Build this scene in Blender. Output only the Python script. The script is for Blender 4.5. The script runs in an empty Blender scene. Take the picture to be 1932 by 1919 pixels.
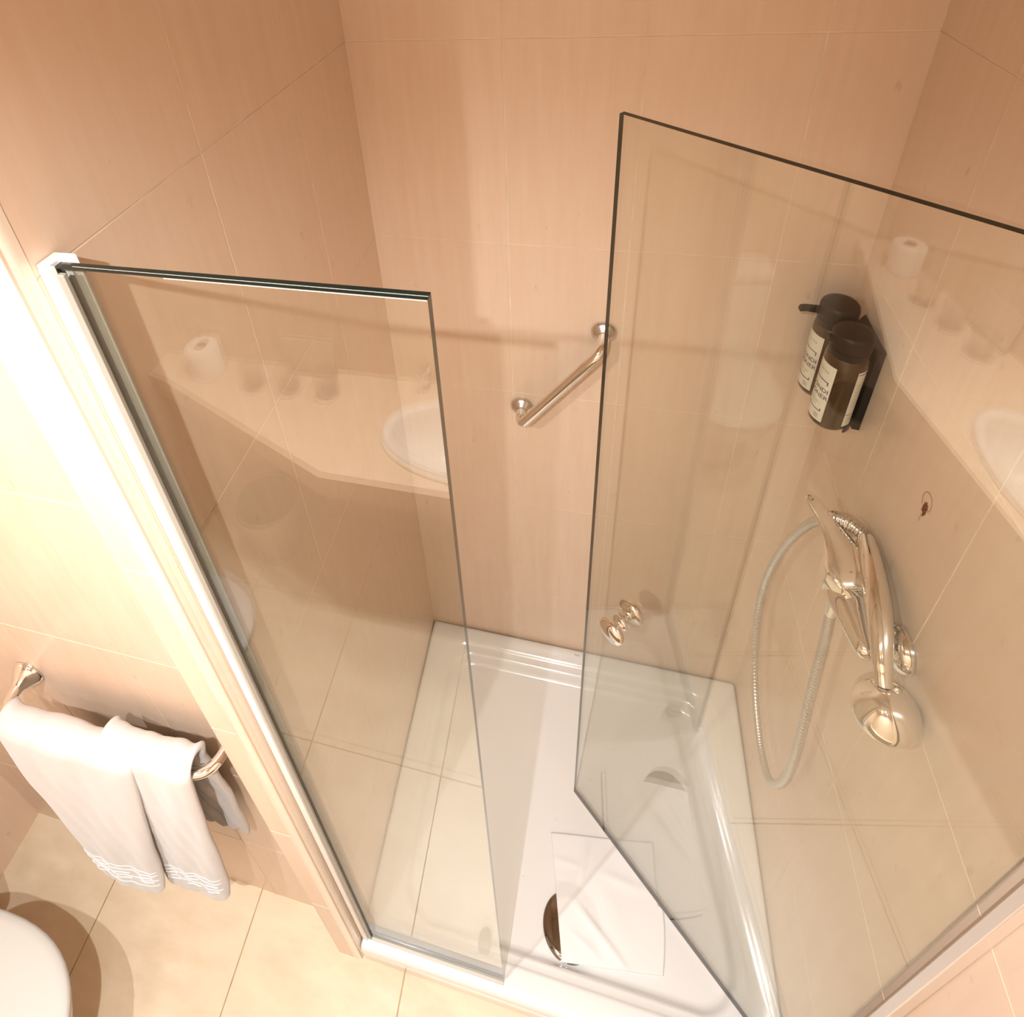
import bpy, bmesh, math, random
from mathutils import Vector, Matrix, Euler
random.seed(7)
sc = bpy.context.scene
col = sc.collection
PI = math.pi

# ------------------------------------------------------------------ camera
W, H = 1932.0, 1919.0
F, CX, CY = 1188.90, 826.48, 404.62
cam_d = bpy.data.cameras.new('camera')
cam = bpy.data.objects.new('camera', cam_d)
col.objects.link(cam)
rx, ry, rz = math.radians(32) + 0.4887, -0.0929, 0.2822      # pitch, roll, yaw of the hand-held phone
Mr = Matrix.Rotation(rz, 3, 'Z') @ Matrix.Rotation(rx, 3, 'X') @ Matrix.Rotation(ry, 3, 'Z')
cam.matrix_world = Matrix.Translation((0.4475, -1.0527, 2.1822)) @ Mr.to_4x4()
cam_d.sensor_fit = 'HORIZONTAL'
cam_d.sensor_width = 36.0
cam_d.lens = 36.0 * F / W
cam_d.shift_x = (W / 2 - CX) / W
cam_d.shift_y = (CY - H / 2) / W
cam_d.clip_start = 0.02
sc.camera = cam

# ------------------------------------------------------------------ world, exposure
wd = bpy.data.worlds.new('world'); sc.world = wd; wd.use_nodes = True
wd.node_tree.nodes['Background'].inputs[0].default_value = (1.0, 0.9, 0.8, 1)
wd.node_tree.nodes['Background'].inputs[1].default_value = 0.02
sc.view_settings.view_transform = 'Standard'
sc.view_settings.look = 'None'
sc.view_settings.gamma = 1
sc.view_settings.use_curve_mapping = False
sc.view_settings.exposure = 0.62
sc.cycles.use_denoising = True
sc.cycles.max_bounces = 11
sc.cycles.transparent_max_bounces = 24
sc.cycles.caustics_reflective = False
sc.cycles.caustics_refractive = False
sc.cycles.blur_glossy = 0.3

# ------------------------------------------------------------------ lights: two recessed ceiling spots, and two added over the counter
CEIL = 2.45
SPOTS = [(-0.16, -1.29), (0.30, -1.27), (-0.30, -1.60), (0.38, -1.60)]
SPOT_W = [38.0, 64.0, 30.0, 30.0]
SPOT_A = [150, 132, 84, 84]
SPOT_R = [.008, .008, .09, .09]        # beam angles: two wide lamps, two narrow ones added to brighten the counter
def spot_light(x, y, w, ang, rad):
    l = bpy.data.lights.new('spot_light', 'SPOT')
    l.energy = w; l.spot_size = math.radians(ang); l.spot_blend = 1.0
    l.shadow_soft_size = rad; l.color = (0.98, 1.0, 0.985)
    o = bpy.data.objects.new('spot_light', l); col.objects.link(o)
    o.location = (x, y, CEIL - 0.012)
for (x, y), w, ang, rad in zip(SPOTS, SPOT_W, SPOT_A, SPOT_R): spot_light(x, y, w, ang, rad)
spot_light(SPOTS[0][0], SPOTS[0][1], 16.0, 54, .008)      # the bright centre of each lamp's beam
spot_light(SPOTS[1][0], SPOTS[1][1], 36.0, 60, .008)

# ------------------------------------------------------------------ materials
def nmat(name):
    m = bpy.data.materials.new(name); m.use_nodes = True
    nt = m.node_tree; nt.nodes.clear()
    out = nt.nodes.new('ShaderNodeOutputMaterial')
    return m, nt, out
def N(nt, t, **kw):
    n = nt.nodes.new(t)
    for k, v in kw.items():
        if k in n.inputs.keys(): n.inputs[k].default_value = v
        else: setattr(n, k, v)
    return n
def c4(c): return (c[0], c[1], c[2], 1)

def simple(name, c, rough=0.4, metal=0.0, spec=0.5, coat=0.0, var=0.0, vscale=30, bump=0.0, bscale=400, bdist=0.001, sheen=0, rvar=0.0):
    m, nt, out = nmat(name)
    p = N(nt, 'ShaderNodeBsdfPrincipled')
    p.inputs['Base Color'].default_value = c4(c)
    p.inputs['Roughness'].default_value = rough
    p.inputs['Metallic'].default_value = metal
    p.inputs['Specular IOR Level'].default_value = spec
    p.inputs['Coat Weight'].default_value = coat
    p.inputs['Sheen Weight'].default_value = sheen
    nt.links.new(p.outputs[0], out.inputs[0])
    tc = N(nt, 'ShaderNodeTexCoord')
    if var > 0 or rvar > 0:
        no = N(nt, 'ShaderNodeTexNoise'); no.inputs['Scale'].default_value = vscale; no.inputs['Detail'].default_value = 4
        nt.links.new(tc.outputs['Object'], no.inputs['Vector'])
        if var > 0:
            r = N(nt, 'ShaderNodeMapRange'); r.inputs['From Min'].default_value = 0.3; r.inputs['From Max'].default_value = 0.7
            r.inputs['To Min'].default_value = 1 - var; r.inputs['To Max'].default_value = 1 + var * 0.5
            mx = N(nt, 'ShaderNodeVectorMath', operation='SCALE'); mx.inputs[0].default_value = c
            nt.links.new(no.outputs[0], r.inputs[0]); nt.links.new(r.outputs[0], mx.inputs['Scale'])
            nt.links.new(mx.outputs[0], p.inputs['Base Color'])
        if rvar > 0:
            r2 = N(nt, 'ShaderNodeMapRange'); r2.inputs['To Min'].default_value = max(0, rough - rvar); r2.inputs['To Max'].default_value = rough + rvar
            nt.links.new(no.outputs[0], r2.inputs[0]); nt.links.new(r2.outputs[0], p.inputs['Roughness'])
    if bump > 0:
        nb = N(nt, 'ShaderNodeTexNoise'); nb.inputs['Scale'].default_value = bscale; nb.inputs['Detail'].default_value = 3
        nt.links.new(tc.outputs['Object'], nb.inputs['Vector'])
        b = N(nt, 'ShaderNodeBump'); b.inputs['Strength'].default_value = bump; b.inputs['Distance'].default_value = bdist
        nt.links.new(nb.outputs[0], b.inputs['Height']); nt.links.new(b.outputs[0], p.inputs['Normal'])
    return m

def tile_mat(name, base, dark, light, streak_axis='Z', rough=0.30, streak=(16, 16, 1.3), mott=4.0, specs=0.0):
    """ceramic tile with fine streaks like veined travertine"""
    m, nt, out = nmat(name)
    p = N(nt, 'ShaderNodeBsdfPrincipled')
    tc = N(nt, 'ShaderNodeTexCoord')
    mp = N(nt, 'ShaderNodeMapping'); mp.inputs['Scale'].default_value = streak
    nt.links.new(tc.outputs['Object'], mp.inputs['Vector'])
    n1 = N(nt, 'ShaderNodeTexNoise'); n1.inputs['Scale'].default_value = 3.0; n1.inputs['Detail'].default_value = 6; n1.inputs['Roughness'].default_value = 0.62
    nt.links.new(mp.outputs[0], n1.inputs['Vector'])
    n2 = N(nt, 'ShaderNodeTexNoise'); n2.inputs['Scale'].default_value = mott; n2.inputs['Detail'].default_value = 5
    nt.links.new(tc.outputs['Object'], n2.inputs['Vector'])
    r1 = N(nt, 'ShaderNodeMapRange'); r1.inputs['From Min'].default_value = 0.32; r1.inputs['From Max'].default_value = 0.68
    nt.links.new(n1.outputs[0], r1.inputs[0])
    mixc = N(nt, 'ShaderNodeMix', data_type='RGBA'); mixc.inputs[6].default_value = c4(dark); mixc.inputs[7].default_value = c4(light)
    nt.links.new(r1.outputs[0], mixc.inputs[0])
    r2 = N(nt, 'ShaderNodeMapRange'); r2.inputs['From Min'].default_value = 0.35; r2.inputs['From Max'].default_value = 0.65
    r2.inputs['To Min'].default_value = 0.15; r2.inputs['To Max'].default_value = 0.55
    nt.links.new(n2.outputs[0], r2.inputs[0])
    mix2 = N(nt, 'ShaderNodeMix', data_type='RGBA'); mix2.inputs[7].default_value = c4(base)
    nt.links.new(r2.outputs[0], mix2.inputs[0]); nt.links.new(mixc.outputs[2], mix2.inputs[6])
    last = mix2.outputs[2]
    if specs > 0:        # small darker pits of the stone look
        mp3 = N(nt, 'ShaderNodeMapping'); mp3.inputs['Scale'].default_value = (1, 1, .45)
        nt.links.new(tc.outputs['Object'], mp3.inputs['Vector'])
        v = N(nt, 'ShaderNodeTexNoise'); v.inputs['Scale'].default_value = 46; v.inputs['Detail'].default_value = 2
        nt.links.new(mp3.outputs[0], v.inputs['Vector'])
        r3 = N(nt, 'ShaderNodeMapRange'); r3.inputs['From Min'].default_value = 0.70; r3.inputs['From Max'].default_value = 0.76
        r3.inputs['To Min'].default_value = 0; r3.inputs['To Max'].default_value = specs
        nt.links.new(v.outputs[0], r3.inputs[0])
        mx = N(nt, 'ShaderNodeMix', data_type='RGBA'); mx.inputs[7].default_value = c4([x * .62 for x in dark])
        nt.links.new(r3.outputs[0], mx.inputs[0]); nt.links.new(last, mx.inputs[6]); last = mx.outputs[2]
    nt.links.new(last, p.inputs['Base Color'])
    p.inputs['Roughness'].default_value = rough
    p.inputs['Specular IOR Level'].default_value = 0.45
    b = N(nt, 'ShaderNodeBump'); b.inputs['Strength'].default_value = 0.10; b.inputs['Distance'].default_value = 0.002
    nt.links.new(n2.outputs[0], b.inputs['Height']); nt.links.new(b.outputs[0], p.inputs['Normal'])
    nt.links.new(p.outputs[0], out.inputs[0])
    return m

def glass_mat(name, tint, refl=1.0, ior=1.70, milky=0.0):
    """clear sheet glass: straight-through tinted light plus Fresnel mirror reflection"""
    m, nt, out = nmat(name)
    tr = N(nt, 'ShaderNodeBsdfTransparent'); tr.inputs[0].default_value = c4(tint)
    gl = N(nt, 'ShaderNodeBsdfGlossy'); gl.inputs['Roughness'].default_value = 0.0
    geo = N(nt, 'ShaderNodeNewGeometry')
    i = N(nt, 'ShaderNodeMapRange'); i.inputs['To Min'].default_value = ior; i.inputs['To Max'].default_value = 1 / ior
    nt.links.new(geo.outputs['Backfacing'], i.inputs[0])
    fr = N(nt, 'ShaderNodeFresnel'); nt.links.new(i.outputs[0], fr.inputs[0])
    mu = N(nt, 'ShaderNodeMath', operation='MULTIPLY'); mu.inputs[1].default_value = refl
    nt.links.new(fr.outputs[0], mu.inputs[0])
    mx = N(nt, 'ShaderNodeMixShader')
    nt.links.new(mu.outputs[0], mx.inputs[0]); nt.links.new(tr.outputs[0], mx.inputs[1]); nt.links.new(gl.outputs[0], mx.inputs[2])
    nt.links.new(mx.outputs[0], out.inputs[0])
    return m

M = {}
M['wall_tile'] = tile_mat('wall_tile', (0.780, 0.600, 0.465), (0.755, 0.562, 0.425), (0.802, 0.636, 0.505), specs=0.30)
M['wall_grout'] = simple('wall_grout', (0.86, 0.70, 0.57), 0.7, var=0.12, vscale=22)
M['trim_tile'] = simple('trim_tile', (0.82, 0.69, 0.57), 0.22, var=0.04, vscale=14, coat=0.3)
M['floor_tile'] = tile_mat('floor_tile', (0.70, 0.565, 0.41), (0.62, 0.485, 0.34), (0.76, 0.63, 0.475), streak=(3, 7, 3), mott=4, rough=0.34)
M['floor_grout'] = simple('floor_grout', (0.44, 0.31, 0.17), 0.8, var=0.25, vscale=30)
M['counter'] = tile_mat('counter_stone', (0.74, 0.58, 0.43), (0.68, 0.52, 0.38), (0.80, 0.65, 0.50), streak=(6, 6, 6), mott=12, rough=0.25)
M['ceiling'] = simple('ceiling_paint', (0.80, 0.74, 0.66), 0.8, bump=0.1, bscale=60)
M['acrylic'] = simple('tray_acrylic', (0.80, 0.785, 0.775), 0.13, coat=0.5, rvar=0.03, vscale=5)
M['ceramic'] = simple('white_ceramic', (0.82, 0.79, 0.75), 0.10, coat=0.5, rvar=0.02, vscale=6)
M['plastic_white'] = simple('white_plastic', (0.54, 0.53, 0.50), 0.22, rvar=0.03)
M['profile'] = simple('white_lacquered_profile', (0.90, 0.88, 0.85), 0.25, rvar=0.05, vscale=40)
M['profile_metal'] = simple('pale_metal_profile', (0.80, 0.72, 0.66), 0.28, metal=0.55)
M['brown_seal'] = simple('brown_seal', (0.16, 0.085, 0.03), 0.5, rvar=0.1, vscale=60)
M['seal'] = simple('grey_silicone', (0.30, 0.28, 0.24), 0.35, rvar=0.1, vscale=90)
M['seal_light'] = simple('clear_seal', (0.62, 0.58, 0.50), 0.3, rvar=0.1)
M['chrome'] = simple('chrome', (0.86, 0.85, 0.83), 0.05, metal=1.0, rvar=0.03, vscale=60)
M['chrome_satin'] = simple('satin_chrome', (0.72, 0.71, 0.69), 0.22, metal=1.0, rvar=0.06, vscale=60)
M['chrome_dark_refl'] = simple('chrome_dark_reflection', (0.30, 0.27, 0.24), 0.08, metal=1.0, rvar=0.03, vscale=60)  # base darkened to stand for a dark reflection in the drain cover
M['hose'] = simple('hose_metal', (0.62, 0.61, 0.585), 0.30, metal=0.85, rvar=0.06, vscale=200)
M['stud'] = simple('tray_stud', (0.80, 0.785, 0.775), 0.05, coat=1.0, rvar=0.01)
M['dark'] = simple('dark_gap', (0.03, 0.028, 0.026), 0.4, rvar=0.1)
M['black_plastic'] = simple('black_plastic', (0.010, 0.008, 0.008), 0.42, spec=0.3, bump=0.15, bscale=900, bdist=0.0003, rvar=0.05)
M['amber'] = simple('amber_bottle', (0.058, 0.030, 0.010), 0.20, coat=0.4, var=0.2, vscale=20)
M['label'] = simple('paper_label', (0.80, 0.76, 0.66), 0.55, var=0.05, vscale=60)
M['ink'] = simple('dark_ink', (0.04, 0.03, 0.07), 0.6, var=0.1)
M['ink_grey'] = simple('grey_ink', (0.30, 0.28, 0.28), 0.6, var=0.1)
M['towel'] = simple('white_terry', (0.585, 0.56, 0.548), 0.95, spec=0.1, bump=0.6, bscale=420, bdist=0.0012, sheen=0.25, var=0.03, vscale=9)
M['towel_band'] = simple('white_satin_band', (0.68, 0.665, 0.66), 0.5, spec=0.4, bump=0.3, bscale=600, bdist=0.0006)
M['mat_cloth'] = simple('white_mat_cloth', (0.80, 0.78, 0.77), 0.85, spec=0.2, bump=0.25, bscale=260, bdist=0.0006)
M['paper'] = simple('tissue_paper', (0.86, 0.82, 0.77), 0.9, bump=0.3, bscale=120)
M['card'] = simple('cardboard_brown', (0.30, 0.17, 0.09), 0.9, var=0.1)
M['notice'] = simple('notice_card', (0.74, 0.62, 0.48), 0.5, var=0.06)
M['coaster'] = simple('coaster_card', (0.60, 0.47, 0.36), 0.6, var=0.05)
M['disk_grey'] = simple('plain_grey', (0.20, 0.18, 0.17), 0.4, rvar=0.05)
M['rust'] = simple('rust_stain', (0.20, 0.055, 0.015), 0.9, var=0.4, vscale=200)
M['putty'] = simple('wall_plug_ring', (0.56, 0.36, 0.20), 0.8, var=0.25, vscale=200)
M['bin'] = simple('bin_metal', (0.66, 0.60, 0.52), 0.25, metal=0.3, rvar=0.05)
M['bin_in'] = simple('bin_liner', (0.10, 0.06, 0.035), 0.6, var=0.2)
M['glass'] = glass_mat('door_glass', (0.965, 0.973, 0.945))
M['tumbler'] = glass_mat('tumbler_glass', (0.93, 0.93, 0.92))
M['glass_edge'] = simple('glass_edge_dark_green', (0.006, 0.014, 0.012), 0.12, spec=0.6, rvar=0.04, vscale=90)
m, nt, out = nmat('lamp_emitter')
e = N(nt, 'ShaderNodeEmission'); e.inputs[0].default_value = (1, .88, .74, 1); e.inputs[1].default_value = 30
nt.links.new(e.outputs[0], out.inputs[0]); M['emit'] = m

# ------------------------------------------------------------------ mesh helpers
def obj(name, bm, mats, parent=None, smooth=True, label=None, auto=None, bevel=0, bseg=2):
    me = bpy.data.meshes.new(name)
    bmesh.ops.remove_doubles(bm, verts=bm.verts, dist=1e-7) if False else None
    bm.normal_update()
    bm.to_mesh(me); bm.free()
    if not isinstance(mats, (list, tuple)): mats = [mats]
    for mm in mats: me.materials.append(mm)
    o = bpy.data.objects.new(name, me); col.objects.link(o)
    if smooth:
        for p in me.polygons: p.use_smooth = True
        if auto is not None:
            me.set_sharp_from_angle(angle=math.radians(auto))
    if parent: o.parent = parent
    if label: o['label'] = label
    if bevel:
        b = o.modifiers.new('bevel', 'BEVEL'); b.width = bevel; b.segments = bseg; b.limit_method = 'ANGLE'; b.angle_limit = math.radians(40)
        if not smooth:
            for p in me.polygons: p.use_smooth = True
            me.set_sharp_from_angle(angle=math.radians(35))
    return o
def thing(name, label, cat, loc=(0, 0, 0), group=None):
    o = bpy.data.objects.new(name, None); col.objects.link(o)
    o.location = loc; o.empty_display_size = 0.03
    o['label'] = label; o['category'] = cat
    if group: o['group'] = group
    return o
def tag(o, label, cat, group=None):
    o['label'] = label; o['category'] = cat
    if group: o['group'] = group
    return o
def struct(o):
    o['kind'] = 'structure'; return o

def add_box(bm, x0, y0, z0, x1, y1, z1, mi=0):
    vs = [bm.verts.new((x, y, z)) for x in (x0, x1) for y in (y0, y1) for z in (z0, z1)]
    F = [(0, 1, 3, 2), (4, 6, 7, 5), (0, 4, 5, 1), (2, 3, 7, 6), (0, 2, 6, 4), (1, 5, 7, 3)]
    for f in F:
        fc = bm.faces.new([vs[i] for i in f]); fc.material_index = mi
    return vs
def frame_of(d):
    d = Vector(d).normalized()
    a = Vector((0, 0, 1)) if abs(d.z) < 0.9 else Vector((1, 0, 0))
    u = d.cross(a).normalized(); v = d.cross(u).normalized()
    return d, u, v
def add_lathe(bm, prof, origin, axis, seg=40, mi=0, cap0=True, cap1=True, sx=1, sy=1, rot=0):
    """prof: (distance along axis, radius)"""
    d, u, v = frame_of(axis); o = Vector(origin); rings = []
    for t, r in prof:
        rings.append([bm.verts.new(o + d * t + u * (math.cos(2 * PI * k / seg + rot) * r * sx) + v * (math.sin(2 * PI * k / seg + rot) * r * sy)) for k in range(seg)])
    for a, b in zip(rings, rings[1:]):
        for k in range(seg):
            f = bm.faces.new((a[k], a[(k + 1) % seg], b[(k + 1) % seg], b[k])); f.material_index = mi
    if cap0: bm.faces.new(list(reversed(rings[0]))).material_index = mi
    if cap1: bm.faces.new(rings[-1]).material_index = mi
    return rings
def smooth_path(pts, sub=8):
    P = [Vector(p) for p in pts]; out = []
    for i in range(len(P) - 1):
        p0 = P[i - 1] if i else P[i] * 2 - P[i + 1]
        p1, p2 = P[i], P[i + 1]
        p3 = P[i + 2] if i + 2 < len(P) else P[i + 1] * 2 - P[i]
        for s in range(sub):
            t = s / sub
            out.append(0.5 * ((2 * p1) + (-p0 + p2) * t + (2 * p0 - 5 * p1 + 4 * p2 - p3) * t * t + (-p0 + 3 * p1 - 3 * p2 + p3) * t ** 3))
    out.append(P[-1]); return out
def round_path(pts, r, n=8):
    """polyline with the corners rounded by radius r"""
    P = [Vector(p) for p in pts]; out = [P[0]]
    for i in range(1, len(P) - 1):
        a = (P[i - 1] - P[i]).normalized(); b = (P[i + 1] - P[i]).normalized()
        A, B = P[i] + a * r, P[i] + b * r
        for k in range(n + 1):
            t = k / n
            out.append(A * (1 - t) ** 2 + P[i] * 2 * t * (1 - t) + B * t * t)
    out.append(P[-1]); return out
def add_tube(bm, path, rad, seg=20, mi=0, caps=True, squash=None):
    path = [Vector(p) for p in path]; n = len(path); rings = []
    R = rad if callable(rad) else (lambda t: rad)
    t0 = (path[1] - path[0]).normalized(); _, u, _ = frame_of(t0)
    for i in range(n):
        t = (path[min(i + 1, n - 1)] - path[max(i - 1, 0)]).normalized()
        u = (u - t * u.dot(t)).normalized(); v = t.cross(u)
        r = R(i / (n - 1))
        rings.append([bm.verts.new(path[i] + u * (math.cos(2 * PI * k / seg) * r) + v * (math.sin(2 * PI * k / seg) * r)) for k in range(seg)])
    for a, b in zip(rings, rings[1:]):
        for k in range(seg):
            f = bm.faces.new((a[k], a[(k + 1) % seg], b[(k + 1) % seg], b[k])); f.material_index = mi
    if caps:
        bm.faces.new(list(reversed(rings[0]))).material_index = mi; bm.faces.new(rings[-1]).material_index = mi
def add_loft(bm, loops, mi=0, cap0=True, cap1=True):
    R = [[bm.verts.new(p) for p in l] for l in loops]; n = len(R[0])
    for a, b in zip(R, R[1:]):
        for k in range(n):
            bm.faces.new((a[k], a[(k + 1) % n], b[(k + 1) % n], b[k])).material_index = mi
    if cap0: bm.faces.new(list(reversed(R[0]))).material_index = mi
    if cap1: bm.faces.new(R[-1]).material_index = mi
    return R
def add_grid(bm, o, u, v, ul, vl, us, vs, w=0.0026, n_out=None):
    """tiled face: origin o, unit axes u, v; ul, vl are spans; us, vs grout line positions; tiles mi 0, grout mi 1 (recessed)"""
    o, u, v = Vector(o), Vector(u), Vector(v)
    n = u.cross(v)
    if n_out is not None and n.dot(Vector(n_out)) < 0: flip = True; n = -n
    else: flip = False
    def cuts(l, ls):
        out = [(l[0], 0)]
        for x in sorted(ls):
            if l[0] + w < x < l[1] - w: out += [(x - w / 2, 1), (x + w / 2, 0)]
        out.append((l[1], 0)); return out
    cu, cv = cuts(ul, us), cuts(vl, vs)
    def quad(p, mi):
        vv = [bm.verts.new(q) for q in (reversed(p) if flip else p)]
        bm.faces.new(vv).material_index = mi
    D = 0.0007
    for i in range(len(cu) - 1):
        for j in range(len(cv) - 1):
            g = cu[i][1] or cv[j][1]
            a0, a1, b0, b1 = cu[i][0], cu[i + 1][0], cv[j][0], cv[j + 1][0]
            off = n * (-D if g else 0)
            quad([o + u * a + v * b + off for a, b in ((a0, b0), (a1, b0), (a1, b1), (a0, b1))], 1 if g else 0)
            if not g:      # little tile sides
                c = [o + u * a + v * b for a, b in ((a0, b0), (a1, b0), (a1, b1), (a0, b1))]
                for k in range(4):
                    p, q = c[k], c[(k + 1) % 4]
                    quad([p - n * D, q - n * D, q, p], 0)

# ------------------------------------------------------------------ room (z = 0 is the rim of the shower tray)
ZF = -0.09                      # floor
XR, YS, YT, YB, XL = 0.916, -0.741, -0.684, -1.765, -1.00
ZL = [0.263, 0.6733, 1.0781, 1.4884, 1.90, 2.31]
T = [M['wall_tile'], M['wall_grout']]
Z = (0, 0, 1)
def wall(name, o, u, ul, us, zl=ZL, n_out=None, back=None, z0=ZF):
    bm = bmesh.new()
    add_grid(bm, o, u, Z, ul, (z0, CEIL), us, zl, n_out=n_out)
    add_box(bm, *back[0], *back[1])
    return struct(obj(name, bm, T, smooth=False))
wall('wall_back', (0, 0, 0), (1, 0, 0), (0, XR), [0.2824, 0.5148, 0.7719], n_out=(0, -1, 0), back=((-0.06, 0.002, ZF), (XR + 0.05, 0.06, CEIL)))
wall('wall_right', (XR, 0, 0), (0, -1, 0), (0, 1.765), [0.2082, 0.459, 0.7215, 0.97, 1.22, 1.47, 1.72], n_out=(-1, 0, 0), back=((XR + 0.002, 0, ZF), (XR + 0.06, YB, CEIL)))
# the shower's left partition: inner face, front face
bm = bmesh.new()
add_grid(bm, (0, 0, 0), (0, -1, 0), Z, (0, 0.7215), (ZF, CEIL), [0.2219, 0.4714], ZL, n_out=(1, 0, 0))
add_grid(bm, (0, YS, 0), (-1, 0, 0), Z, (0.018, 0.060), (ZF, CEIL), [], [0.285, 0.695, 1.099, 1.500, 1.906, 2.31], n_out=(0, -1, 0))
add_box(bm, -0.060, -0.0, ZF, -0.002, YS + 0.002, CEIL)
struct(obj('wall_left', bm, T, smooth=False))
bm = bmesh.new()
prof = [(-0.0205, -0.7305)] + [(-0.0205, -0.7412)]
for k in range(9):
    a = PI / 2 * k / 8
    prof.append((-0.0135 + 0.0142 * math.sin(a), -0.7275 - 0.0142 * math.cos(a)))
prof += [(0.0007, -0.7220), (-0.010, -0.7220)]
add_loft(bm, [[(x, y, ZF) for x, y in prof], [(x, y, CEIL) for x, y in prof]])
struct(obj('trim_1', bm, M['trim_tile'], auto=40))
wall('wall_middle', (0, YT, 0), (-1, 0, 0), (0.06, 1.0), [0.255, 0.503, 0.752], [0.285, 0.695, 1.105, 1.507, 1.915, 2.31], n_out=(0, -1, 0), back=((-1.0, YT + 0.002, ZF), (-0.06, YT + 0.05, CEIL)))
wall('wall_front', (0, YB, 0), (1, 0, 0), (XL, XR), [-.75, -.5, -.25, 0, .25, .5, .75], n_out=(0, 1, 0), back=((XL, YB - 0.002, ZF), (XR, YB - 0.05, CEIL)))
wall('wall_outer', (XL, 0, 0), (0, -1, 0), (-YT, -YB), [.93, 1.18, 1.43, 1.68], n_out=(1, 0, 0), back=((XL - 0.002, YT, ZF), (XL - 0.05, YB, CEIL)))
bm = bmesh.new()
add_grid(bm, (0, 0, ZF), (1, 0, 0), (0, 1, 0), (XL, XR), (YB, 0), [-.69, -.2955, .103, .50], [-.665 + .0, -1.063, -1.458], w=0.0032, n_out=(0, 0, 1))
add_box(bm, XL, YB, ZF - 0.05, XR, 0, ZF - 0.002)
struct(obj('floor', bm, [M['floor_tile'], M['floor_grout']], smooth=False))
bm = bmesh.new(); add_box(bm, XL, YB, CEIL, XR, 0, CEIL + 0.04)
struct(obj('ceiling', bm, M['ceiling'], smooth=False))

# ------------------------------------------------------------------ shower tray
def rrect(x0, y0, x1, y1, r, z, n=10, tilt=None):
    pts = []
    for cx, cy, a0 in ((x1 - r, y1 - r, 0), (x0 + r, y1 - r, 90), (x0 + r, y0 + r, 180), (x1 - r, y0 + r, 270)):
        for k in range(n + 1):
            a = math.radians(a0 + 90 * k / n)
            x, y = cx + r * math.cos(a), cy + r * math.sin(a)
            pts.append((x, y, z if tilt is None else z + tilt(x, y)))
    return pts
YTF = -0.738
tray = thing('shower_tray', 'low glossy white rectangular shower tray filling the alcove floor', 'shower tray', (0.458, -0.37, ZF))
bm = bmesh.new()
X0, X1, Y1 = 0.0015, XR - 0.0015, -0.0015
def L(i, z, r): return rrect(X0 + i, YTF + i, X1 - i, Y1 - i, r, z)
def Lb(l, rr, f, b, z, r): return rrect(X0 + l, YTF + f, X1 - rr, Y1 - b, r, z)
loops = [L(0.003, ZF + 0.001, 0.004), L(0.001, ZF + 0.004, 0.005), L(0.0, -0.020, 0.006), L(0.0015, -0.008, 0.008), L(0.006, -0.0018, 0.012), L(0.012, 0.0, 0.016),
         Lb(.044, .055, .047, .038, 0.0004, 0.070), Lb(.050, .061, .052, .044, -0.0012, 0.074), Lb(.054, .065, .055, .049, -0.0048, 0.078), Lb(.057, .068, .058, .053, -0.0075, 0.080),
         Lb(.066, .078, .068, .066, -0.0092, 0.080), Lb(.072, .084, .073, .072, -0.0112, 0.080), Lb(.077, .089, .077, .078, -0.0180, 0.078), Lb(.081, .093, .081, .083, -0.0270, 0.076),
         Lb(.086, .098, .086, .089, -0.0325, 0.072), Lb(.095, .107, .095, .098, -0.0350, 0.066)]
R_ = [[bm.verts.new((p[0], p[1], p[2])) for p in l] for l in loops]
n = len(R_[0])
for a, b in zip(R_, R_[1:]):
    for k in range(n): bm.faces.new((a[k], a[(k + 1) % n], b[(k + 1) % n], b[k]))
bm.faces.new(R_[-1])
o = obj('basin', bm, M['acrylic'], auto=50); o.parent = tray; o.matrix_parent_inverse = tray.matrix_world.inverted()
o.location = (-0.458, 0.37, -ZF)
def put(o, root):          # parts are modelled in world coordinates
    o.parent = root
    l = root.location
    o.location = (-l[0], -l[1], -l[2])
    o.matrix_parent_inverse = Matrix.Identity(4)
    return o
put(o, tray)
# anti-slip studs
def stud(x, y):
    bm = bmesh.new(); add_lathe(bm, [(0, .0030), (.0006, .0028), (.0011, .0020), (.0013, .0008)], (x, y, -0.0352), Z, seg=14)
    put(obj('stud', bm, M['stud']), tray)
for q in [(.528, -.122), (.566, -.153), (.604, -.185), (.499, -.163), (.537, -.194), (.576, -.225), (.643, -.218), (.508, -.234), (.516, -.308), (.429, -.405), (.356, -.532)]: stud(*q)
# drain cover
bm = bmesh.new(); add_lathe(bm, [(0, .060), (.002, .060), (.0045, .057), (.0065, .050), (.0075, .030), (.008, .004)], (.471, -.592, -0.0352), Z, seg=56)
dr = put(obj('drain_cover', bm, M['chrome_dark_refl'], label='round chrome drain cover'), tray)
# maker's mark on the back rim
def text_bm(s, size, bm, place, thick=0.0, mi=0, font=None, align='CENTER'):
    cu = bpy.data.curves.new('t', 'FONT'); cu.body = s; cu.size = size; cu.align_x = align; cu.align_y = 'CENTER'; cu.resolution_u = 3
    to = bpy.data.objects.new('t', cu); col.objects.link(to)
    dg = bpy.context.evaluated_depsgraph_get()
    me = bpy.data.meshes.new_from_object(to.evaluated_get(dg))
    vs = [bm.verts.new(place(v.co.x, v.co.y)) for v in me.vertices]
    for p in me.polygons:
        try: bm.faces.new([vs[i] for i in p.vertices]).material_index = mi
        except ValueError: pass
    bpy.data.objects.remove(to); bpy.data.curves.remove(cu); bpy.data.meshes.remove(me)
bm = bmesh.new()
text_bm('Roca', .0075, bm, lambda x, y: (.462 + x, -.020 + y, 0.00075))
put(obj('logo', bm, M['ink_grey'], smooth=False, label='tiny grey maker mark printed on rim'), tray)

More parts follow.
